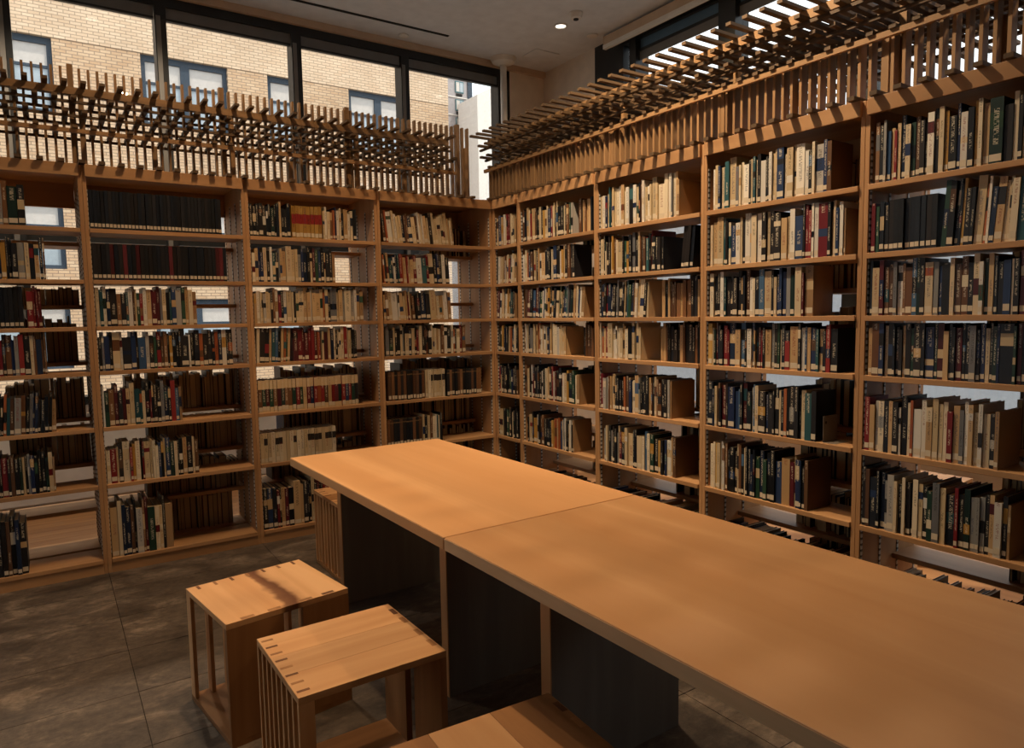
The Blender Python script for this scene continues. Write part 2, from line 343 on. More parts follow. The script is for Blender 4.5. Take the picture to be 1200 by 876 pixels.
# window facing the brick building
wn1 = struct(empty('window_1', (0, YB, 0)), 'tall black framed windows looking out on a buff brick building', 'window')
mul = [-4.9, -3.9, -2.885, -1.905, -0.87, 0.13, 1.20]
box('window_head', 'frame', XL, 1.29, 0.0, 0.14, 3.775, 3.845, wn1)
box('window_sill', 'frame', XL, 1.29, -0.02, 0.14, 0.78, 0.84, wn1)
box('head_panel', 'wall', XL, 1.29, 0.01, 0.14, 3.845, ZC, wn1)
for i, x in enumerate(mul):
    wd = 0.04 if i < len(mul)-1 else 0.05
    p = box('mullion', 'frame', x-wd, x+wd, 0.0, 0.14, 0.84, 3.775, wn1)
    box('mullion_cap', 'framegrey', x+wd-0.072, x+wd-0.040, -0.006, 0.0, 0.84, 3.70, wn1)
    if i < len(mul)-1:
        nx = mul[i+1]
        box('window_pane', 'glass', x+wd, nx-0.04, 0.075, 0.081, 0.84, 3.775, wn1)
        b = box('roller_blind', 'blind', x+wd, nx-0.045, 0.02, 0.045, 3.695, 3.775, wn1)
        box('blind_bar', 'frame', x+wd, nx-0.045, 0.015, 0.05, 3.678, 3.695, wn1)
        box('transom', 'frame', x+wd, nx-0.04, 0.03, 0.12, 1.98, 2.03, wn1)
box('jamb', 'frame', 1.25, 1.29, 0.0, 0.14, 0.84, 3.845, wn1)

# window behind the table-side shelves
wn2 = struct(empty('window_2', (XB, 0, 0)), 'black framed windows behind the table-side shelves with bright sky beyond', 'window')
box('window_head', 'frame', 0.0, 0.14, YF, 0.842, 3.80, ZC, wn2)
box('window_sill', 'frame', -0.02, 0.14, YF, 0.842, 0.45, 0.5, wn2)
box('jamb_panel', 'frame', 0.0, 0.14, 0.45, 0.842, 0.5, 3.80, wn2)
ys = [0.29, -0.72, -1.78, -2.84, -3.9, -4.96, -6.02, -7.1]
for i, y in enumerate(ys):
    hw = 0.02 if i == 0 else 0.08
    box('mullion', 'frame', -0.02, 0.14, y-hw, y+(0.06 if i == 0 else hw), 0.5, 3.80, wn2)
    if i == 0: box('window_pane', 'glass', 0.07, 0.076, 0.35, 0.45, 0.5, 3.80, wn2)
    if i < len(ys)-1:
        a, b = ys[i+1]+0.08, y-hw
        box('window_pane', 'glass', 0.07, 0.076, a, b, 0.5, 3.80, wn2)
        box('transom', 'frame', 0.02, 0.12, a, b, 3.695, 3.715, wn2)
        box('roller_blind', 'blind', 0.03, 0.036, a, b, 3.62, 3.70, wn2); box('head_panel', 'bluepanel', 0.04, 0.05, a, b, 3.715, 3.80, wn2)
cas = struct(empty('trim_5', (XB-0.1, 0, 0)), 'long beige blind cassette under the ceiling along the side windows', 'blind box')
box('cassette', 'box', -0.05, 0.05, YF, 0.55, 3.80, 3.875, cas)
box('cassette_lip', 'whitepaint', -0.055, -0.02, YF, 0.55, 3.765, 3.80, cas)

# ------------------------------------------------------------------ outside
gd = box('street', 'asphalt', -40, 60, -30, 60, -4.2, -4.0); struct(gd, 'grey street ground outside the windows', 'street')
fb = empty('brick_building', (0, 14.0, 0)); tag(fb, 'buff brick apartment building with blue-grey framed windows across the street', 'building')
wins = []
cols = [(-8.6, -6.6, 2), (-3.95, -2.30, 2), (-0.60, 1.29, 2), (2.24, 2.98, 1), (4.37, 6.12, 2)]
rows = [(5.9, 7.50), (2.55, 4.06), (0.35, 1.88), (-2.6, -1.1)]
for z0, z1 in rows:
    for x0, x1, n in cols: wins.append((x0, x1, z0, z1, n))
# wall built around the openings: full height piers, and pieces between the rows
xs = [-14.0] + [v for c in cols for v in c[:2]] + [7.41]
zr = [-4.0] + [v for r_ in sorted(rows) for v in r_]
wall_lo = MB(); wall_hi = MB()
for i in range(0, len(xs), 2): wall_lo.box(xs[i], xs[i+1], 0, 0.4, -4.0, 7.5)
for x0, x1, n in cols:
    for i in range(0, len(zr), 2): 
        if zr[i] < 7.4: wall_lo.box(x0, x1, 0, 0.4, zr[i], zr[i+1] if i+1 < len(zr) else 7.5)
wall_hi.box(-14.0, 7.41, -0.015, 0.4, 7.5, 15.0)
place('brick_wall', wall_lo.mesh('brick_wall', 'brick'), fb); place('upper_brick_wall', wall_hi.mesh('upper_brick_wall', 'brick2'), fb)
box('side_wall', 'brick', -14.0, 7.41, 0.4, 10.0, -4.0, 15.0, fb)
for x0, x1, z0, z1, n in wins:
    fr = empty('window'); fr.parent = fb
    m = MB(); e = 0.10
    m.box(x0, x1, 0.10, 0.2, z1-0.14, z1); m.box(x0, x1, 0.10, 0.2, z0, z0+0.09); m.box(x0, x0+e, 0.10, 0.2, z0+0.09, z1-0.14); m.box(x1-e, x1, 0.10, 0.2, z0+0.09, z1-0.14)
    if n == 2: m.box((x0+x1)/2-0.1, (x0+x1)/2+0.1, 0.10, 0.2, z0+0.09, z1-0.14)
    zm = z0+(z1-z0)*0.62
    m.box(x0+e, x1-e, 0.13, 0.18, zm-0.03, zm+0.03)
    place('window_frame', m.mesh('window_frame', 'bluewin'), fr)
    seg = [(x0+e, x1-e)] if n == 1 else [(x0+e, (x0+x1)/2-0.1), ((x0+x1)/2+0.1, x1-e)]
    for a, b in seg:
        box('lower_pane', 'winpane', a, b, 0.16, 0.17, z0+0.09, zm-0.03, fr); box('upper_pane', 'curtainpane', a, b, 0.15, 0.16, zm+0.03, z1-0.14, fr)
tw_ = empty('grey_tower', (14.6, 26, 0)); tag(tw_, 'slim grey tower with green-framed windows beyond the brick building', 'building')
box('tower_wall', 'greyfacade', -3.2, 0.78, 0, 5, -4, 24, tw_); box('tower_return', 'bluewin', 0.55, 0.80, -0.06, 0.0, -4, 24, tw_)
for k in range(-3, 8):
    z = 12.16 + k*0.86
    f_ = box('window_frame', 'greenwin', -0.14, 0.32, -0.05, 0.05, z, z+0.54, tw_)
    box('window_pane', 'curtainpane', -0.19, -0.01, -0.06, -0.05, -0.22, 0.22, f_); box('window_pane', 'winpane', 0.02, 0.19, -0.06, -0.05, -0.22, 0.22, f_)
    box('vent_grille', 'dark', -0.09, 0.23, -0.05, 0.02, z-0.16, z-0.05, tw_); box('floor_band', 'whitefacade', -0.6, 0.6, -0.04, 0.0, z-0.24, z-0.20, tw_)
wb = empty('white_building', (14.5, 24, 0)); tag(wb, 'white rendered building with sloping roof edge beside the grey tower', 'building')
m = MB()
m.v += [(0, 0, -4), (1.5, 0, -4), (1.5, 1.8, -4), (0, 1.8, -4), (0, 0, 11.55), (1.5, 0, 12.35), (1.5, 1.8, 12.35), (0, 1.8, 11.55)]; m.f += BOXF
place('rendered_wall', m.mesh('rendered_wall', 'whitefacade'), wb)
box('rear_block', 'whitefacade', 1.5, 6.0, 0.4, 1.8, -4, 12.35, wb)
cb = empty('low_concrete_building', (12.5, -3, 0)); tag(cb, 'low pale concrete building across from the side windows', 'building')
box('concrete_wall', 'concrete', 0, 6, -14, 14, -4, 4.6, cb); box('parapet', 'greyfacade', -0.1, 6, -14, 14, 4.6, 4.9, cb)

# ------------------------------------------------------------------ ceiling fittings
sl = tag(box('slot_diffuser', 'dark', -2.6, 0.40, 1.295, 1.325, ZC-0.006, ZC-0.0005), 'long thin black air slot in the ceiling beside the windows', 'air vent')
def disc(name, label, cat, x, y, prof, mat='whitepaint'):
    o = place(name, MB().lathe(prof, 28).mesh(name, mat), None, (x, y, ZC)); tag(o, label, cat); return o
sm = disc('smoke_detector', 'round grey smoke detector on the ceiling beside the lit downlight', 'smoke detector', 1.078, 0.331, [(0.055, -0.001), (0.055, -0.02), (0.045, -0.045), (0.02, -0.05)])
lo = place('sensor_vent', MB().lathe([(0.022, -0.058), (0.022, -0.05)], 16).mesh('sensor_vent', 'dark'), sm)
disc('sprinkler_cover', 'flat round sprinkler cover on the ceiling near the black slot', 'sprinkler', 0.047, 1.50, [(0.045, -0.001), (0.045, -0.012), (0.03, -0.018)])
disc('speaker_cover', 'flat round cover on the ceiling by the blind cassette', 'ceiling cover', 1.50, 0.62, [(0.05, -0.001), (0.05, -0.008), (0.045, -0.012)])
ap = tag(box('access_panel', 'ceiling', 1.25, 1.53, 1.14, 1.36, ZC-0.006, ZC-0.001), 'square flush access panel in the ceiling by the corner', 'access panel')
po = empty('ceiling_pole', (1.125, 1.52, 0.008)); tag(po, 'slim white pole rising to a round ceiling flange by the window', 'pole')
place('pole', MB().lathe([(0.032, 0.0), (0.032, ZC-0.04)], 20).mesh('pole', 'whitepaint'), po)
place('ceiling_flange', MB().lathe([(0.05, ZC-0.075), (0.11, ZC-0.05), (0.13, ZC-0.01)], 28).mesh('ceiling_flange', 'whitepaint'), po)

def downlight(x, y, watts, label, size=2.2, color=WARM, group=None, blend=0.6, aim=None):
    r_ = empty('downlight', (x, y, ZC)); tag(r_, label, 'downlight', group)
    place('trim_ring', MB().lathe([(0.06, -0.001), (0.06, -0.008), (0.048, -0.01), (0.045, -0.001)], 28).mesh('trim_ring', 'whitepaint'), r_)
    place('lens', MB().lathe([(0.044, -0.003), (0.044, -0.004)], 24).mesh('lens', 'lens'), r_)
    ld = bpy.data.lights.new('lamp', 'SPOT'); ld.energy = watts; ld.color = color; ld.spot_size = size; ld.spot_blend = blend; ld.shadow_soft_size = 0.035
    lo_ = bpy.data.objects.new('lamp', ld); COL.objects.link(lo_); lo_.parent = r_; lo_.location = (0, 0, -0.03)
    if aim: lo_.rotation_euler = (Vector(aim)-Vector((x, y, ZC))).to_track_quat('-Z', 'Y').to_euler()
downlight(-1.95, -1.35, ROOM_SPOT*0.36, 'lit ceiling downlight above the stools and far table end', 1.5, blend=1.0)
downlight(-1.50, -2.35, ROOM_SPOT*0.66, 'lit ceiling downlight above the middle of the long table', 1.2, blend=1.0)
downlight(-0.80, -1.90, WASH*2.2, 'lit ceiling wall washer tilted at the table-side shelves', 1.8, blend=0.9, aim=(0.35, -1.90, 2.3), color=(1.0, 0.75, 0.48))
downlight(-1.00, -0.55, WASH*0.42, 'added ceiling fill washer tilted at the inner corner shelves', 2.0, blend=1.0, aim=(0.3, -0.75, 2.1), color=(1.0, 0.75, 0.48))  # added fill lamp, softens the shade on the corner fascia and shelves
downlight(-1.90, -1.05, WASH*0.6, 'lit ceiling wall washer tilted at the brick-view shelves', 2.1, blend=1.0, aim=(-1.9, 0.1, 1.9))
for yy in (0.604, -0.9, -2.4, -3.9):
    downlight(1.128, yy, AISLE_SPOT*(0.5 if yy > 0 else 2.0), 'lit ceiling downlight over the aisle behind the table-side shelves', 2.3, group='aisle downlights')
for xx in (-3.5, -2.3):
    downlight(xx, 0.95, AISLE_SPOT*2.3, 'lit ceiling downlight over the aisle along the brick-view windows', 2.3, color=(1.0, 0.8, 0.58), group='window aisle downlights')

# ------------------------------------------------------------------ bookcases
T = 0.02
ORD = ['first', 'second', 'third', 'fourth', 'fifth']
CASES = []
def bookcase(loc, rz, wid, label):
    b = empty('bookcase', loc, rz); tag(b, label, 'bookcase', 'open timber bookcases')
    for x0 in (0.0, wid-T):
        u = box('upright', 'case_z', x0+0.0005, x0+T-0.0005, 0.006, DEP, 0, TOPZ-0.002, b, 0.0015)
        for yy in (0.02, 0.165, 0.312, 0.46):
            s = 1 if x0 == 0 else -1
            xs_ = T if x0 == 0 else wid-T
            a, c = sorted((xs_, xs_+s*0.003))
            box('shelf_standard', 'standard', a, c, yy-0.006, yy+0.006, 0.1, 2.10, b)
    box('top_board', 'case_x', T, wid-T, 0.01, DEP, TOPZ-0.03, TOPZ-0.004, b)
    box('fascia', 'case_x', 0.014, wid-0.014, -0.012, 0.006, TOPF, TOPZ, b, 0.0015)
    box('back_rail', 'case_x', T+0.001, wid-T-0.001, DEP-0.03, DEP-0.012, 2.055, TOPZ-0.031, b)
    box('rear_fascia', 'case_x', 0.014, wid-0.014, DEP, DEP+0.012, TOPF, TOPZ, b)
    box('plinth', 'case_x', T, wid-T, 0.004, 0.024, 0.0, SH[6]-0.022, b); box('rear_plinth', 'case_x', T, wid-T, DEP-0.024, DEP-0.004, 0.0, SH[6]-0.022, b)
    for z in SH: box('shelf', 'case_x', T+0.001, wid-T-0.001, -0.004, 0.235, z-0.022, z, b, 0.0015)
    for z in REAR: box('rear_shelf', 'case_x', T+0.001, wid-T-0.001, 0.27, DEP, z-0.022, z, b)
    return b
for i, x in enumerate(J):
    wid = (J[i+1] if i < 3 else 0.0) - x
    nm = ['fourth', 'third', 'second', 'first'][i]
    bookcase((x, 0, 0), 0, wid, '%s open bookcase from the inner corner along the brick-view windows' % nm)
    CASES.append(dict(name='brick-view', num=nm, M=Matrix.Translation((x, 0, 0)), w=wid, key='ABCD'[i]))
for i in range(5):
    wid = R[i]-R[i+1]
    nm = ['narrow', 'second', 'third', 'fourth', 'fifth'][i]
    lab = 'narrow open bookcase filling the inner corner beside the brick-view run' if i == 0 else '%s open bookcase from the inner corner along the table side' % nm
    bookcase((0, R[i], 0), -PI/2, wid, lab)
    CASES.append(dict(name='table-side', num=nm, M=Matrix.Translation((0, R[i], 0)) @ Matrix.Rotation(-PI/2, 4, 'Z'), w=wid, key='EFGHI'[i]))

for b_ in [o for o in COL.objects if o.name == 'bookcase.004']: box('corner_post', 'case_z', -0.05, 0.0, 0.004, 0.05, 0, TOPZ-0.002, b_)

# ------------------------------------------------------------------ lattice canopies
def lattice(loc, rz, s0, s1, slat1, tip, bays, ph, label, ztop, us, slen, levels, rl, sdep, pd):
    """s0..s1: span of the sticks along the wall; tip: depth of stick tips behind the fascia; bays: joint positions (local x); us: slat depth behind the tips"""
    L = empty('lattice_canopy', loc, rz); tag(L, label, 'lattice', 'timber lattices over the bookcases')
    P = 0.825/9
    lev, tips = levels
    stub = MB().box(-0.015, 0.015, -0.010, 0.50, 0, 0.016).mesh('stick', 'stick_y')
    stick = MB().box(-0.014, 0.014, 0, slen, -0.0075, 0.0075).mesh('stick', 'stick_y')
    slat = MB().box(-0.0065, 0.0065, -sdep/2, sdep/2, TOPZ-0.004, ztop).mesh('slat', 'slat_z')
    k0 = math.ceil((s0-bays[0])/P)-1; k1 = math.floor((s1-bays[0])/P)+1
    for k in range(k0, k1+1):
        x = bays[0]+(k+ph[0])*P
        if s0 <= x <= min(s1, bays[-1]-0.02): place('stick', stub, L, (x, -0.032, TOPZ))
        for q, z in enumerate(lev):
            x = bays[0]+(k+ph[q+1])*P
            if s0 <= x <= s1: place('stick', stick, L, (x, tip+tips[q], z))
    n = int((slat1[1]-slat1[0])/(P/2))
    for k in range(n+1):
        x = slat1[0]+k*P/2
        if any(abs(x-b) < 0.016 for b in bays): continue
        place('slat', slat, L, (x, tip+us, 0))
    for b in bays:
        if s0-0.1 <= b <= slat1[1]:
            box('post', 'slat_z', b-0.015, b+0.015, tip+us-0.02, tip+us+0.02, TOPZ-0.004, ztop+0.018, L)
            box('post', 'slat_z', b+0.028, b+0.056, tip+us+pd, tip+us+pd+0.028, TOPZ-0.004, lev[3]-0.045, L)
            m_ = b+0.4125
            if m_ < slat1[1]: box('post', 'slat_z', m_-0.014, m_+0.014, tip+us+pd, tip+us+pd+0.028, TOPZ-0.004, 2.45, L)
    box('rail', 'slat_x', s0, s1, tip+0.135, tip+0.165, lev[3]-0.048, lev[3]-0.0075, L)
    box('rail', 'slat_x', s0, s1, tip+rl, tip+rl+0.02, lev[0]-0.031, lev[0]-0.0075, L)
    for q in (1, 2): box('rail', 'stick_x', s0, s1, tip+tips[q]+0.06, tip+tips[q]+0.078, lev[q]-0.0215, lev[q]-0.0075, L)
    y = 0.26
    while y < slen:
        for z in lev: box('rail', 'stick_x', s0, s1, tip+y, tip+y+0.018, z-0.0215, z-0.0075, L)
        y += 0.15
    return L
lattice((0, 0, 0), 0, J[0], -0.12, (J[0], 0.13), 0.28, J+[0.0], (0.05, 0.0, 0.55, 0.05, 0.6), 'stacked timber stick lattice over the brick-view bookcases', 2.862, 0.22, 0.28, ((2.485, 2.57, 2.655, 2.74), (0, 0, 0.03, 0.03)), 0.025, 0.036, -0.072)
Rl = [-r for r in R]
lattice((0, 0, 0), -PI/2, -0.26, Rl[-1], (-0.24, Rl[-1]), 0.0, [Rl[1]-0.825]+Rl[1:], (0.52, 0.5, 0.0, 0.5, 0.8), 'stacked timber stick lattice over the table-side bookcases', 2.50, 0.155, 0.66, ((2.51, 2.585, 2.655, 2.735), (0.085, 0.045, 0.0, -0.03)), 0.095, 0.046, 0.03)

# ------------------------------------------------------------------ books
PAL = dict(
    black=[(24, 26, 30), (30, 30, 34), (20, 26, 36), (34, 30, 30)], navy=[(30, 44, 78), (24, 38, 62), (40, 58, 92)], blue=[(50, 78, 112), (64, 94, 124)],
    cream=[(204, 184, 152), (214, 198, 170), (190, 168, 134), (198, 174, 136)], white=[(220, 212, 198), (208, 202, 192)],
    grey=[(140, 138, 134), (110, 110, 112), (170, 164, 156)], red=[(122, 34, 38), (104, 26, 34), (138, 46, 44)], maroon=[(88, 30, 36), (74, 28, 32)],
    green=[(34, 60, 50), (42, 70, 54), (28, 48, 44)], teal=[(34, 70, 78), (46, 86, 92)], ochre=[(176, 132, 64), (186, 146, 80)], orange=[(160, 92, 56), (150, 78, 46)],
    brown=[(104, 70, 46), (84, 58, 42), (122, 86, 58)], tan=[(180, 146, 104), (192, 160, 118)], gold=[(168, 130, 66), (160, 120, 58)], pink=[(176, 60, 92)])
W = dict(
    mix=[('black', 34), ('cream', 22), ('white', 7), ('navy', 9), ('red', 4), ('brown', 7), ('tan', 8), ('grey', 5), ('green', 4), ('teal', 3), ('ochre', 3), ('blue', 3), ('maroon', 4), ('orange', 2)],
    dark=[('black', 46), ('navy', 12), ('brown', 10), ('cream', 9), ('maroon', 7), ('green', 6), ('tan', 5), ('red', 5), ('grey', 4)],
    light=[('cream', 42), ('white', 16), ('tan', 13), ('black', 10), ('red', 4), ('brown', 5), ('grey', 5), ('navy', 4), ('orange', 2)],
    bright=[('cream', 26), ('white', 20), ('black', 18), ('navy', 9), ('tan', 9), ('red', 6), ('teal', 5), ('grey', 5), ('brown', 2)],
    blackset=[('black', 1)], darkred=[('black', 6), ('maroon', 1)], goldset=[('gold', 1)], redset=[('red', 2), ('orange', 1), ('maroon', 1)], greyset=[('brown', 2), ('black', 2)],
    multi=[('red', 4), ('brown', 3), ('navy', 3), ('green', 3), ('tan', 2), ('orange', 2), ('black', 2), ('maroon', 2)], creamset=[('cream', 1)], brownback=[('brown', 5), ('tan', 3), ('black', 4)])
def pick(style):
    t = W[style]; r = random.uniform(0, sum(x[1] for x in t))
    for n, w_ in t:
        r -= w_
        if r <= 0: break
    c = random.choice(PAL[n]); j = random.randint(-8, 8)
    return n, tuple(max(8, min(245, v+j)) for v in c)
DARKS = ('black', 'navy', 'maroon', 'green', 'brown', 'teal', 'red', 'blue')
# shelf contents: per case key, per shelf: segments (from, to, style, mean height, lean degrees)
SPEC = {
 'A': [[(.06, .73, 'dark', .225, 0)], [(.06, .78, 'mix', .2, 0)], [(.06, .30, 'mix', .21, 0), (.3, .66, 'blackset', .21, 0), (.66, .765, 'redset', .215, 0)], [(.06, .77, 'dark', .205, 0)], [(.06, .78, 'mix', .2, 3)], [(.06, .76, 'dark', .21, 0)], [(.06, .61, 'dark', .3, 0)]],
 'B': [[(.03, .845, 'blackset', .205, 0)], [(.03, .88, 'darkred', .195, 0)], [(.03, .65, 'mix', .205, 0)], [(.03, .885, 'mix', .205, 0)], [(.03, .525, 'mix', .215, 0)], [(.03, .615, 'mix', .215, 0)], [(.03, .41, 'dark', .29, 0)]],
 'C': [[(.03, .33, 'dark', .2, 0), (.33, .565, 'goldset', .2, 0), (.565, .80, 'light', .195, 0), (.80, .85, 'darkred', .2, 0)], [(.03, .648, 'mix', .2, 0)], [(.03, .86, 'light', .2, 0)], [(.03, .29, 'mix', .21, 3), (.30, .52, 'redset', .2, 0), (.52, .81, 'mix', .2, 0)], [(.03, .81, 'multi', .2, 0)], [(.03, .61, 'creamset', .19, 0)], [(.03, .62, 'dark', .27, 0)]],
 'D': [[(.03, .66, 'light', .2, -6)], [(.03, .62, 'mix', .19, -3)], [(.03, .62, 'light', .19, -3)], [(.04, .75, 'mix', .195, 0)], [(.05, .36, 'greyset', .2, 0), (.36, .55, 'creamset', .2, 0), (.55, .89, 'greyset', .19, 0)], [(.03, .33, 'greyset', .19, 0), (.33, .5, 'mix', .2, 0)], [(.05, .6, 'dark', .25, 0)]],
 'E': [[(.08, .88, 'light', .2, 0)], [(.08, .88, 'light', .19, 3)], [(.1, .88, 'mix', .2, 4)], [(.1, .88, 'mix', .19, 2)], [(.1, .88, 'dark', .2, 0)], [(.12, .88, 'mix', .2, 0)], [(.15, .85, 'dark', .2, 0)]],
 'F': [[(.05, .72, 'mix', .21, 0), (.75, .93, 'brownback', .2, 0)], [(.06, .75, 'mix', .2, 0)], [(.06, .86, 'mix', .195, 4)], [(.05, .62, 'light', .195, 0), (.8, .95, 'brownback', .2, 0)], [(.06, .78, 'mix', .21, 0)], [(.08, .75, 'mix', .2, 0)], [(.1, .95, 'dark', .2, 0)]],
 'G': [[(.05, .80, 'bright', .215, 0)], [(.03, .66, 'mix', .21, 0), (.80, .93, 'blackset', .22, 6)], [(.03, .54, 'mix', .2, 3), (.62, .95, 'brownback', .2, 0)], [(.03, .46, 'light', .2, 0), (.60, .96, 'brownback', .2, 0)], [(.04, .30, 'mix', .2, 0), (.30, .73, 'dark', .21, 0)], [(.06, .82, 'mix', .21, 0)], [(.05, .95, 'dark', .22, 0)]],
 'H': [[(.06, .84, 'bright', .215, 0)], [(.05, .91, 'bright', .215, 0)], [(.05, .74, 'mix', .205, 0)], [(.03, .91, 'mix', .205, 0)], [(.03, .78, 'mix', .215, 0)], [(.06, .74, 'mix', .225, 0)], [(.04, .95, 'dark', .22, 0)]],
 'I': [[(.05, .97, 'mix', .22, 0)], [(.04, .12, 'mix', .205, 0), (.12, .36, 'blackset', .2, 0), (.36, .97, 'mix', .225, 3)], [(.04, .97, 'mix', .21, 0)], [(.04, .97, 'dark', .21, 0)], [(.03, .66, 'light', .215, 0)], [(.03, .68, 'mix', .225, 0)], [(.04, .97, 'dark', .21, 0)]],
}
GAP = {}
BOOKS = []
for c in CASES:
    key = c['key']; wid = c['w']
    for si in range(7):
        row = []
        for (a, b, style, hm, lean) in SPEC[key][si]:
            x = max(a*wid, T+0.006); xe = min(b*wid, wid-T-0.006)
            setlike = style in ('blackset', 'darkred', 'goldset', 'creamset', 'greyset', 'multi')
            st = random.uniform(0.017, 0.024); sc_ = None
            top = (SH[si-1]-0.022 if si else TOPZ-0.03) - SH[si] - 0.01
            while True:
                if setlike: t = st*random.uniform(0.97, 1.03); h = hm*random.uniform(0.99, 1.01); d = 0.16
                else:
                    t = min(0.042, max(0.009, random.lognormvariate(math.log(0.0172), 0.40))); h = hm*random.uniform(0.86, 1.10); d = random.uniform(0.135, 0.185)
                if si == 6: t *= 1.25; d = min(0.21, d*1.2)
                h = min(h, top)
                th = math.radians(lean + (random.uniform(-1.2, 1.2) if lean else 0))
                foot = t*math.cos(abs(th)) + (h*math.sin(abs(th))*0.0)
                if x + foot + h*max(0, math.sin(th)) > xe: break
                n, col = pick(style)
                y0 = random.uniform(0.008, 0.022) + (0.03 if style == 'brownback' else 0)
                zz = SH[si] + (t*math.sin(th) if th > 0 else 0)
                if th < 0 and not row: x += h*math.sin(-th)
                row.append(dict(case=c, shelf=si, x=x, y=y0, z=zz, t=t-0.0008, h=h, d=d, th=th, cname=n, col=col, style=style, rear=False))
                x += t/math.cos(th) + 0.0003
        if row and row[-1]['style'] in ('mix', 'bright', 'light', 'dark'):
            row[-1]['cname'], row[-1]['col'] = random.choice([('tan', (158, 126, 90)), ('tan', (150, 118, 84)), ('black', (30, 30, 34)), ('brown', (98, 70, 48))])
        for k, bk in enumerate(row):
            bk['prev'] = row[k-1]['cname'] if k else None; bk['next'] = row[k+1]['cname'] if k < len(row)-1 else None
        BOOKS += row
# rows on the far face of the double-sided shelves: spines look to the windows, page edges to the room
REARSPEC = {'A': [None, (.55, .97, .10), (.6, .93, .24), (.5, .95, .22), (.5, .97, .2), None, None], 'B': [None, None, None, (.2, .97, .22), (.33, .97, .2), (.3, .97, .2), (.36, .9, .26)],
 'C': [None, (.45, .95, .12), None, (.3, .97, .2), (.3, .97, .22), (.2, .97, .22), (.2, .97, .2)], 'D': [(.6, .97, .2), None, (.2, .6, .2), (.3, .97, .22), (.1, .97, .22), (.15, .97, .22), (.1, .95, .2)],
 'E': [(.1, .9, .2)]*7, 'F': [(.4, .95, .2), (.5, .97, .22), (.45, .97, .2), (.4, .97, .2), (.65, .97, .22), (.5, .97, .22), None],
 'G': [(.7, .97, .2), (.55, .97, .22), (.5, .97, .2), (.62, .97, .22), (.5, .97, .2), (.45, .97, .2), (.5, .97, .2)], 'H': [(.5, .97, .22), (.45, .97, .2), (.6, .97, .22), (.5, .97, .2), (.45, .97, .22), (.4, .97, .2), (.5, .97, .2)],
 'I': [(.4, .97, .22), (.5, .97, .2), (.4, .97, .22), (.55, .97, .22), (.5, .97, .22), (.55, .97, .22), (.6, .97, .2)]}
for c in CASES:
    for si, s in enumerate(REARSPEC[c['key']]):
        if not s: continue
        x, xe = max(s[0]*c['w'], T+0.006), min(s[1]*c['w'], c['w']-T-0.006)
        top = (REAR[si-1]-0.022 if si else TOPZ-0.03)-REAR[si]-0.012
        while True:
            t = min(0.05, max(0.01, random.lognormvariate(math.log(0.022), 0.4)))
            if x+t > xe: break
            n, col = pick('dark'); h = min(top, s[2]*random.uniform(0.84, 1.1)); d = random.uniform(0.14, 0.19)
            BOOKS.append(dict(case=c, shelf=si, x=x, y=DEP-0.012-d, z=REAR[si], t=t-0.0008, h=h, d=d, th=0, cname=n, col=col, style='rear', rear=True)); x += t

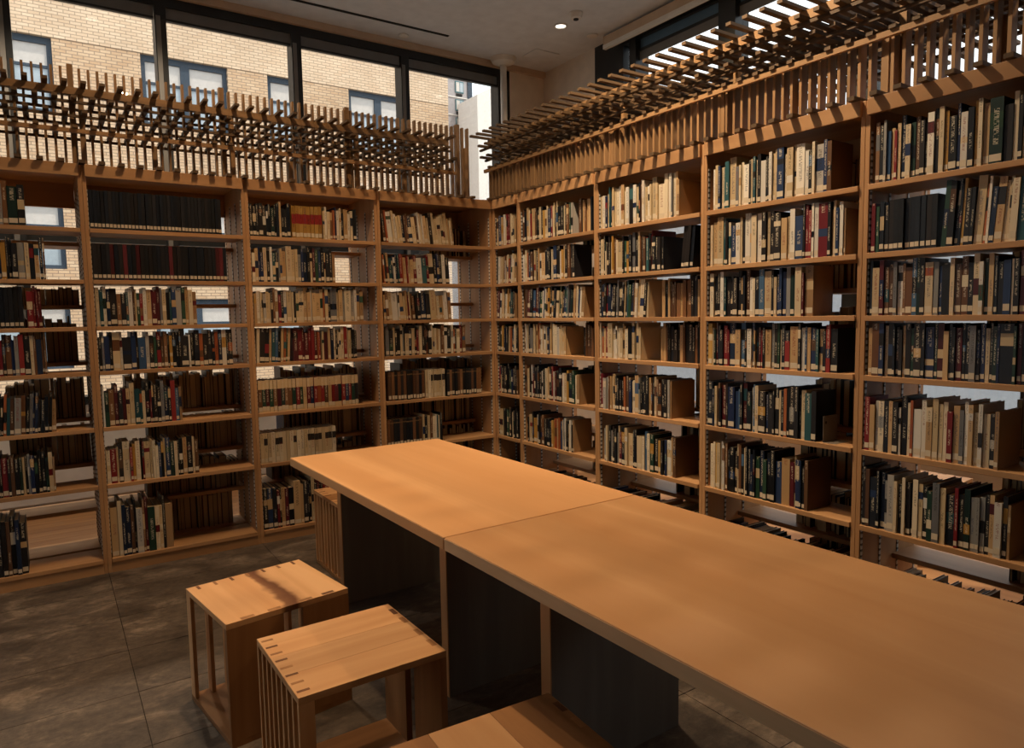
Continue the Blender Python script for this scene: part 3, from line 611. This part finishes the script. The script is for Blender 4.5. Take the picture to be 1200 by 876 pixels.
CREAMS = ('cream', 'white', 'tan', 'ochre', 'gold', 'orange', 'grey', 'pink')
def lin(c): return srgb(*c)
SEED = [0]
def book_geo(b):
    """cover faces with colours, page block, sticker; in the book's own frame (x thickness, y depth from spine, z up)"""
    t, h, d = b['t'], b['h'], b['d']; bt = min(0.0022, t*0.16)
    SEED[0] += 1; sd_ = SEED[0]
    base = lin(b['col']); ink = lin((226, 214, 190)) if b['cname'] not in CREAMS else random.choice([lin((40, 34, 34)), lin((40, 34, 34)), lin((130, 40, 36)), lin((36, 56, 90))])
    bands = [(0, h, base)]
    st = b['style']
    if st in ('blackset', 'darkred', 'greyset'): ink = tuple(min(1, v*1.6+0.004) for v in base[:3])+(1,)
    if st == 'goldset': red = lin((140, 40, 38)); bands = [(0, h*.45, base), (h*.45, h*.75, red), (h*.75, h, base)]
    elif st == 'multi': bands = [(0, h*.16, lin((206, 180, 140))), (h*.16, h*.72, base), (h*.72, h, lin((214, 186, 146)))]
    elif st == 'creamset': dk = lin((44, 38, 36)); bands = [(0, h*.6, base), (h*.6, h*.82, dk if random.random() < .5 else base), (h*.82, h, base)]
    elif st == 'greyset': g_ = lin((120, 92, 62)); bands = [(0, h*.86, base), (h*.86, h*.9, g_), (h*.9, h, base)]
    elif st not in ('blackset', 'darkred', 'rear', 'brownback') and random.random() < 0.36:
        o = lin(pick('mix')[1]); f = random.uniform(.25, .75); g = random.uniform(.1, .3)
        bands = [(0, h*f, base), (h*f, min(h, h*(f+g)), o)] + ([(h*(f+g), h, base)] if f+g < .98 else [])
    V, Fc, Cc, UV = [], [], [], []
    def bx(x0, x1, y0, y1, z0, z1, col, spine=False):
        n = len(V)
        V.extend([(x0, y0, z0), (x1, y0, z0), (x1, y1, z0), (x0, y1, z0), (x0, y0, z1), (x1, y0, z1), (x1, y1, z1), (x0, y1, z1)])
        for qi, q in enumerate(BOXF):
            Fc.append(tuple(i+n for i in q)); Cc.append(col)
            if spine and qi == 2: UV.append([(sd_+.001, z0), (sd_+.999, z0), (sd_+.999, z1), (sd_+.001, z1)])
            else: UV.append([(sd_, -1)]*4)
    side = base
    bx(0, bt, 0, d, 0, h, side); bx(t-bt, t, 0, d, 0, h, side)
    for z0, z1, c in bands: bx(0, t, -0.0015, bt, z0, z1, c, True)
    pv = (bt, t-bt, bt, d-0.003, 0.003, h-0.003)
    lab = None
    if not b['rear'] and st != 'brownback' and (st in ('blackset', 'darkred', 'greyset') or random.random() < .82):
        z0 = 0.012 if st in ('blackset', 'darkred') else random.uniform(0.008, 0.014); lh = min(0.024, max(0.017, t*1.1)) if st not in ('blackset', 'darkred') else 0.018
        e = t*0.1 if st in ('blackset', 'darkred', 'greyset') else t*0.05
        lab = (e, t-e, -0.0022, -0.0012, z0, z0+lh)
    return V, Fc, Cc, UV, ink, pv, lab
def cover_mesh(V, Fc, Cc, UV, inks, name='cover'):
    me = bpy.data.meshes.new(name); me.from_pydata(V, [], Fc)
    nl = len(me.loops)
    ca = me.attributes.new('bcol', 'FLOAT_COLOR', 'CORNER'); cb_ = me.attributes.new('ink', 'FLOAT_COLOR', 'CORNER'); uv = me.uv_layers.new(name='spine')
    d1, d2, d3 = [], [], []
    for f, c, i_, u in zip(Fc, Cc, inks, UV):
        for k in range(len(f)): d1.extend(c); d2.extend(i_); d3.extend(u[k] if k < len(u) else u[0])
    ca.data.foreach_set('color', d1); cb_.data.foreach_set('color', d2); uv.data.foreach_set('uv', d3)
    me.materials.append(MAT['cover']); return me
def bmat(b):
    if b['rear']: return b['case']['M'] @ Matrix.Translation((b['x']+b['t'], b['y']+b['d'], b['z'])) @ Matrix.Rotation(PI, 4, 'Z')
    return b['case']['M'] @ Matrix.Translation((b['x']+(b['t'] if b['th'] > 0 else 0), b['y'], b['z'] if b['th'] <= 0 else SHZ(b))) @ Matrix.Rotation(b['th'], 4, 'Y') @ Matrix.Translation((-b['t'] if b['th'] > 0 else 0, 0, 0))
def SHZ(b): return (REAR if b['rear'] else SH)[b['shelf']]
# how large each front book shows in the picture
def area(b):
    if b['rear'] or b['style'] == 'brownback': return 0
    m = bmat(b); ps = [project(m @ Vector(q)) for q in ((0, 0, 0), (b['t'], 0, 0), (b['t'], 0, b['h']), (0, 0, b['h']))]
    cx = sum(p[0] for p in ps)/4; cy = sum(p[1] for p in ps)/4
    if not (4 < cx < 1196 and 4 < cy < 872): return 0
    tl = 0 if cx < 514 else 514 + (cx-514)*0.28          # the table hides what lies below its far edge
    if cx > 514 and cy > tl-10: return 0
    return abs(sum(ps[i][0]*ps[(i+1) % 4][1]-ps[(i+1) % 4][0]*ps[i][1] for i in range(4)))/2
order = sorted(range(len(BOOKS)), key=lambda i: -area(BOOKS[i]))
single = set(order[:300])
SHN = ['top', 'second', 'third', 'fourth', 'fifth', 'sixth', 'bottom']
CN = dict(gold='gold and red', cream='cream', white='white')
def book_label(b):
    nm = lambda n: CN.get(n, n)
    size = 'thick' if b['t'] > 0.031 else 'thin' if b['t'] < 0.0145 else 'tall' if b['h'] > 0.228 else 'short' if b['h'] < 0.187 else 'leaning' if b['th'] else 'upright'
    if b['prev'] and b['next']: mid = 'between %s and %s ones' % (b['prev'], b['next'])
    elif b['prev']: mid = 'ending its row after %s' % b['prev']
    else: mid = 'starting its row'
    c = b['case']
    where = 'narrow corner bookcase' if c['key'] == 'E' else '%s %s bookcase from corner' % (c['num'], c['name'])
    return '%s %s book %s, %s shelf, %s' % (size, b['cname'], mid, SHN[b['shelf']], where)
LAB = {i: book_label(BOOKS[i]) for i in single}
inv = {}
for i, l in LAB.items(): inv.setdefault(l, []).append(i)
for l, ids in inv.items():          # two books that read alike but differ in height
    if len(ids) == 2:
        a, b = sorted(ids, key=lambda i: BOOKS[i]['h'])
        if BOOKS[b]['h'] > BOOKS[a]['h']*1.03:
            LAB[a] = 'lower ' + l.split(' ', 1)[1]; LAB[b] = 'taller ' + l.split(' ', 1)[1]
SV, SF, SC, SU, SI = [], [], [], [], []
PV, LV = MB(), MB()
for i, b in enumerate(BOOKS):
    V, Fc, Cc, UV, ink, pv, lab = book_geo(b); m = bmat(b)
    if i in single:
        root = bpy.data.objects.new('book', None); root.empty_display_size = 0.03; COL.objects.link(root); root.matrix_world = m
        tag(root, LAB[i], 'book', '%s shelf books, %s %s bookcase' % (SHN[b['shelf']], b['case']['num'], b['case']['name']))
        place('cover', cover_mesh(V, Fc, Cc, UV, [ink]*len(Fc)), root)
        place('page_block', MB().box(*pv).mesh('page_block', 'pages'), root)
        if lab: place('spine_label', MB().box(*lab).mesh('spine_label', 'sticker'), root)
    else:
        n = len(SV); SV += [tuple(m @ Vector(v)) for v in V]; SF += [tuple(k+n for k in f) for f in Fc]; SC += Cc; SU += UV; SI += [ink]*len(Fc)
        for mb, bxs in ((PV, pv), (LV, lab)):
            if bxs:
                k = len(mb.v); mb.box(*bxs); mb.v[k:] = [tuple(m @ Vector(v)) for v in mb.v[k:]]
k1 = len(SF); n = len(SV); SV += PV.v; SF += [tuple(k+n for k in f) for f in PV.f]
k2 = len(SF); n = len(SV); SV += LV.v; SF += [tuple(k+n for k in f) for f in LV.f]
ex = len(SF)-k1
me = cover_mesh(SV, SF, SC+[(0, 0, 0, 1)]*ex, SU+[[(0, -1)]*4]*ex, SI+[(0, 0, 0, 1)]*ex, 'books')
me.materials.append(MAT['pages']); me.materials.append(MAT['sticker'])
me.polygons.foreach_set('material_index', [0]*k1+[1]*(k2-k1)+[2]*(len(SF)-k2))
tag(place('books', me), 'remaining small or half hidden rows of library books across all bookcases', 'books', kind='stuff')
# steel bookend at the end of a row
be = empty('bookend', (0, 0, 0)); H_ = CASES[7]
be.matrix_world = H_['M'] @ Matrix.Translation((0.80*0.824, 0.02, SH[4]))
tag(be, 'plain steel bookend holding the fifth shelf row, fourth table-side bookcase', 'bookend')
box('upright_plate', 'steel', 0, 0.0015, 0.0, 0.11, 0.0, 0.115, be); box('base_plate', 'steel', 0.0015, 0.06, 0.0, 0.11, 0.0, 0.0015, be)
place('hole', MB().box(0.0014, 0.0020, 0.015, 0.025, 0.08, 0.092).mesh('hole', 'dark'), be)

# ------------------------------------------------------------------ tables
TR = 0.0172; TX, TY, TH, TT = -1.8598, -1.1274, 0.7456, 0.7055
def table(y_off, label, legs, edge):
    t = empty('reading_table', (TX + y_off*math.sin(TR), TY - y_off*math.cos(TR), 0), TR); tag(t, label, 'table', 'long reading tables set end to end')
    box('tabletop', 'table', 0.0, 0.7814, -1.4675, -0.0015, TT+0.002, TH, t, 0.0025)
    box('edge_band', edge, -0.0012, 0.0, -1.466, -0.003, TT+0.003, TH-0.003, t)
    for y in legs:
        lp = box('leg_panel', 'shaded_legface', 0.219, 0.76, y-0.0225, y+0.0225, 0.0, TT+0.002, t)
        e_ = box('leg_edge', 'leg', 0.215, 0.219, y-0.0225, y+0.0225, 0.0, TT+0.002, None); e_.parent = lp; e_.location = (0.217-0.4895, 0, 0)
    box('stretcher', 'shaded_legface', 0.48, 0.50, min(legs)+0.0225, max(legs)-0.0225, 0.52, TT, t)
    return t
table(0.0, 'pale maple reading table with its end toward the brick-view bookcases', (-0.035, -1.065), 'table')
table(1.4705, 'pale maple reading table with chipped grey edge, butted against the other', (-0.205, -1.30), 'edge')

# ------------------------------------------------------------------ slatted stools
def stool(cx, cy, rz, wx, dy, label, planks, nsl=9, grain='x', tenons=True):
    s = empty('slatted_stool', (cx, cy, 0.008 if cx > 0.5 else 0), rz); tag(s, label, 'stool', 'slatted box stools')
    hx, hy, hz, t = wx/2, dy/2, 0.4217, 0.02
    if grain == 'x':
        y = -hy
        for f, mt in planks: box('seat_plank', mt+'_x', -hx, hx, y, y+f*dy-0.0006, hz-t, hz, s, 0.0012); y += f*dy
    else:
        x = -hx
        for f, mt in planks: box('seat_plank', mt+'_y', x, x+f*wx-0.0006, -hy, hy, hz-t, hz, s, 0.0012); x += f*wx
    box('base_board', 'oak_x', -hx, hx, -hy, hy, 0.0, t, s, 0.001)
    for k in range(nsl):
        y = -hy + 0.0065 + k*(dy-0.013)/(nsl-1)
        box('slat', 'ash_z', -hx, -hx+0.042, y-0.0065, y+0.0065, t, hz-t, s)
    for a, b in ((-hy, -hy+0.44*dy), (hy-0.40*dy, hy)):
        box('side_board', 'oak_z', hx-t, hx, a, b, t, hz-t, s)
    if tenons:
        for k in range(1, nsl):
            y = -hy + 0.0065 + (k-0.5)*(dy-0.013)/(nsl-1)
            box('tenon', 'tenon' if k % 2 else 'oak_z', -hx+0.006, -hx+0.04, y-0.005, y+0.005, hz-0.004, hz+0.0006, s)
        for a in (-0.33, -0.12, 0.14, 0.33): box('tenon', 'tenon' if a > 0.2 else 'oak_z', hx-0.02, hx-0.004, a*dy-0.022, a*dy+0.022, hz-0.004, hz+0.0006, s)
    return s
def corner_center(x, y, r, a, b):   # centre from the back-left corner
    return x + a/2*math.cos(r) + b/2*math.sin(r), y + a/2*math.sin(r) - b/2*math.cos(r)
ax, ay = corner_center(-2.4074, -1.6658, 0.1363, 0.4341, 0.4092)
stool(ax, ay, 0.1363-PI/2, 0.4092, 0.4341, 'slatted stool with a dark heartwood stripe across its seat', [(1.0, 'stripe')], 8, 'x')
bx_, by_ = corner_center(-2.295, -2.2309, 0.0093, 0.4341, 0.4092)
stool(bx_, by_, 0.0093, 0.4341, 0.4092, 'plain pale slatted stool with dark tenon ends along its seat edge', [(0.33, 'ash'), (0.3, 'ash'), (0.37, 'ash')], 9, 'x')
cx_, cy_ = corner_center(-2.182, -2.965, -0.06, 0.4341, 0.4092)
stool(cx_, cy_, -0.06, 0.4341, 0.4092, 'slatted stool with one pale and one darker striped seat plank', [(0.22, 'oak'), (0.38, 'ash'), (0.40, 'oak')], 9, 'y')
dx_, dy_ = corner_center(-1.564, -0.513, 0.0, 0.4341, 0.4092)
stool(dx_, dy_, 0.0, 0.4341, 0.4092, 'slatted stool tucked in beyond the end of the reading tables', [(0.3, 'ash'), (0.3, 'oak'), (0.4, 'ash')], 9, 'x')
stool(1.30, -2.42, 0.05, 0.4341, 0.4092, 'slatted stool in the aisle behind the table-side bookcases', [(0.5, 'ash'), (0.5, 'ash')], 9, 'x')
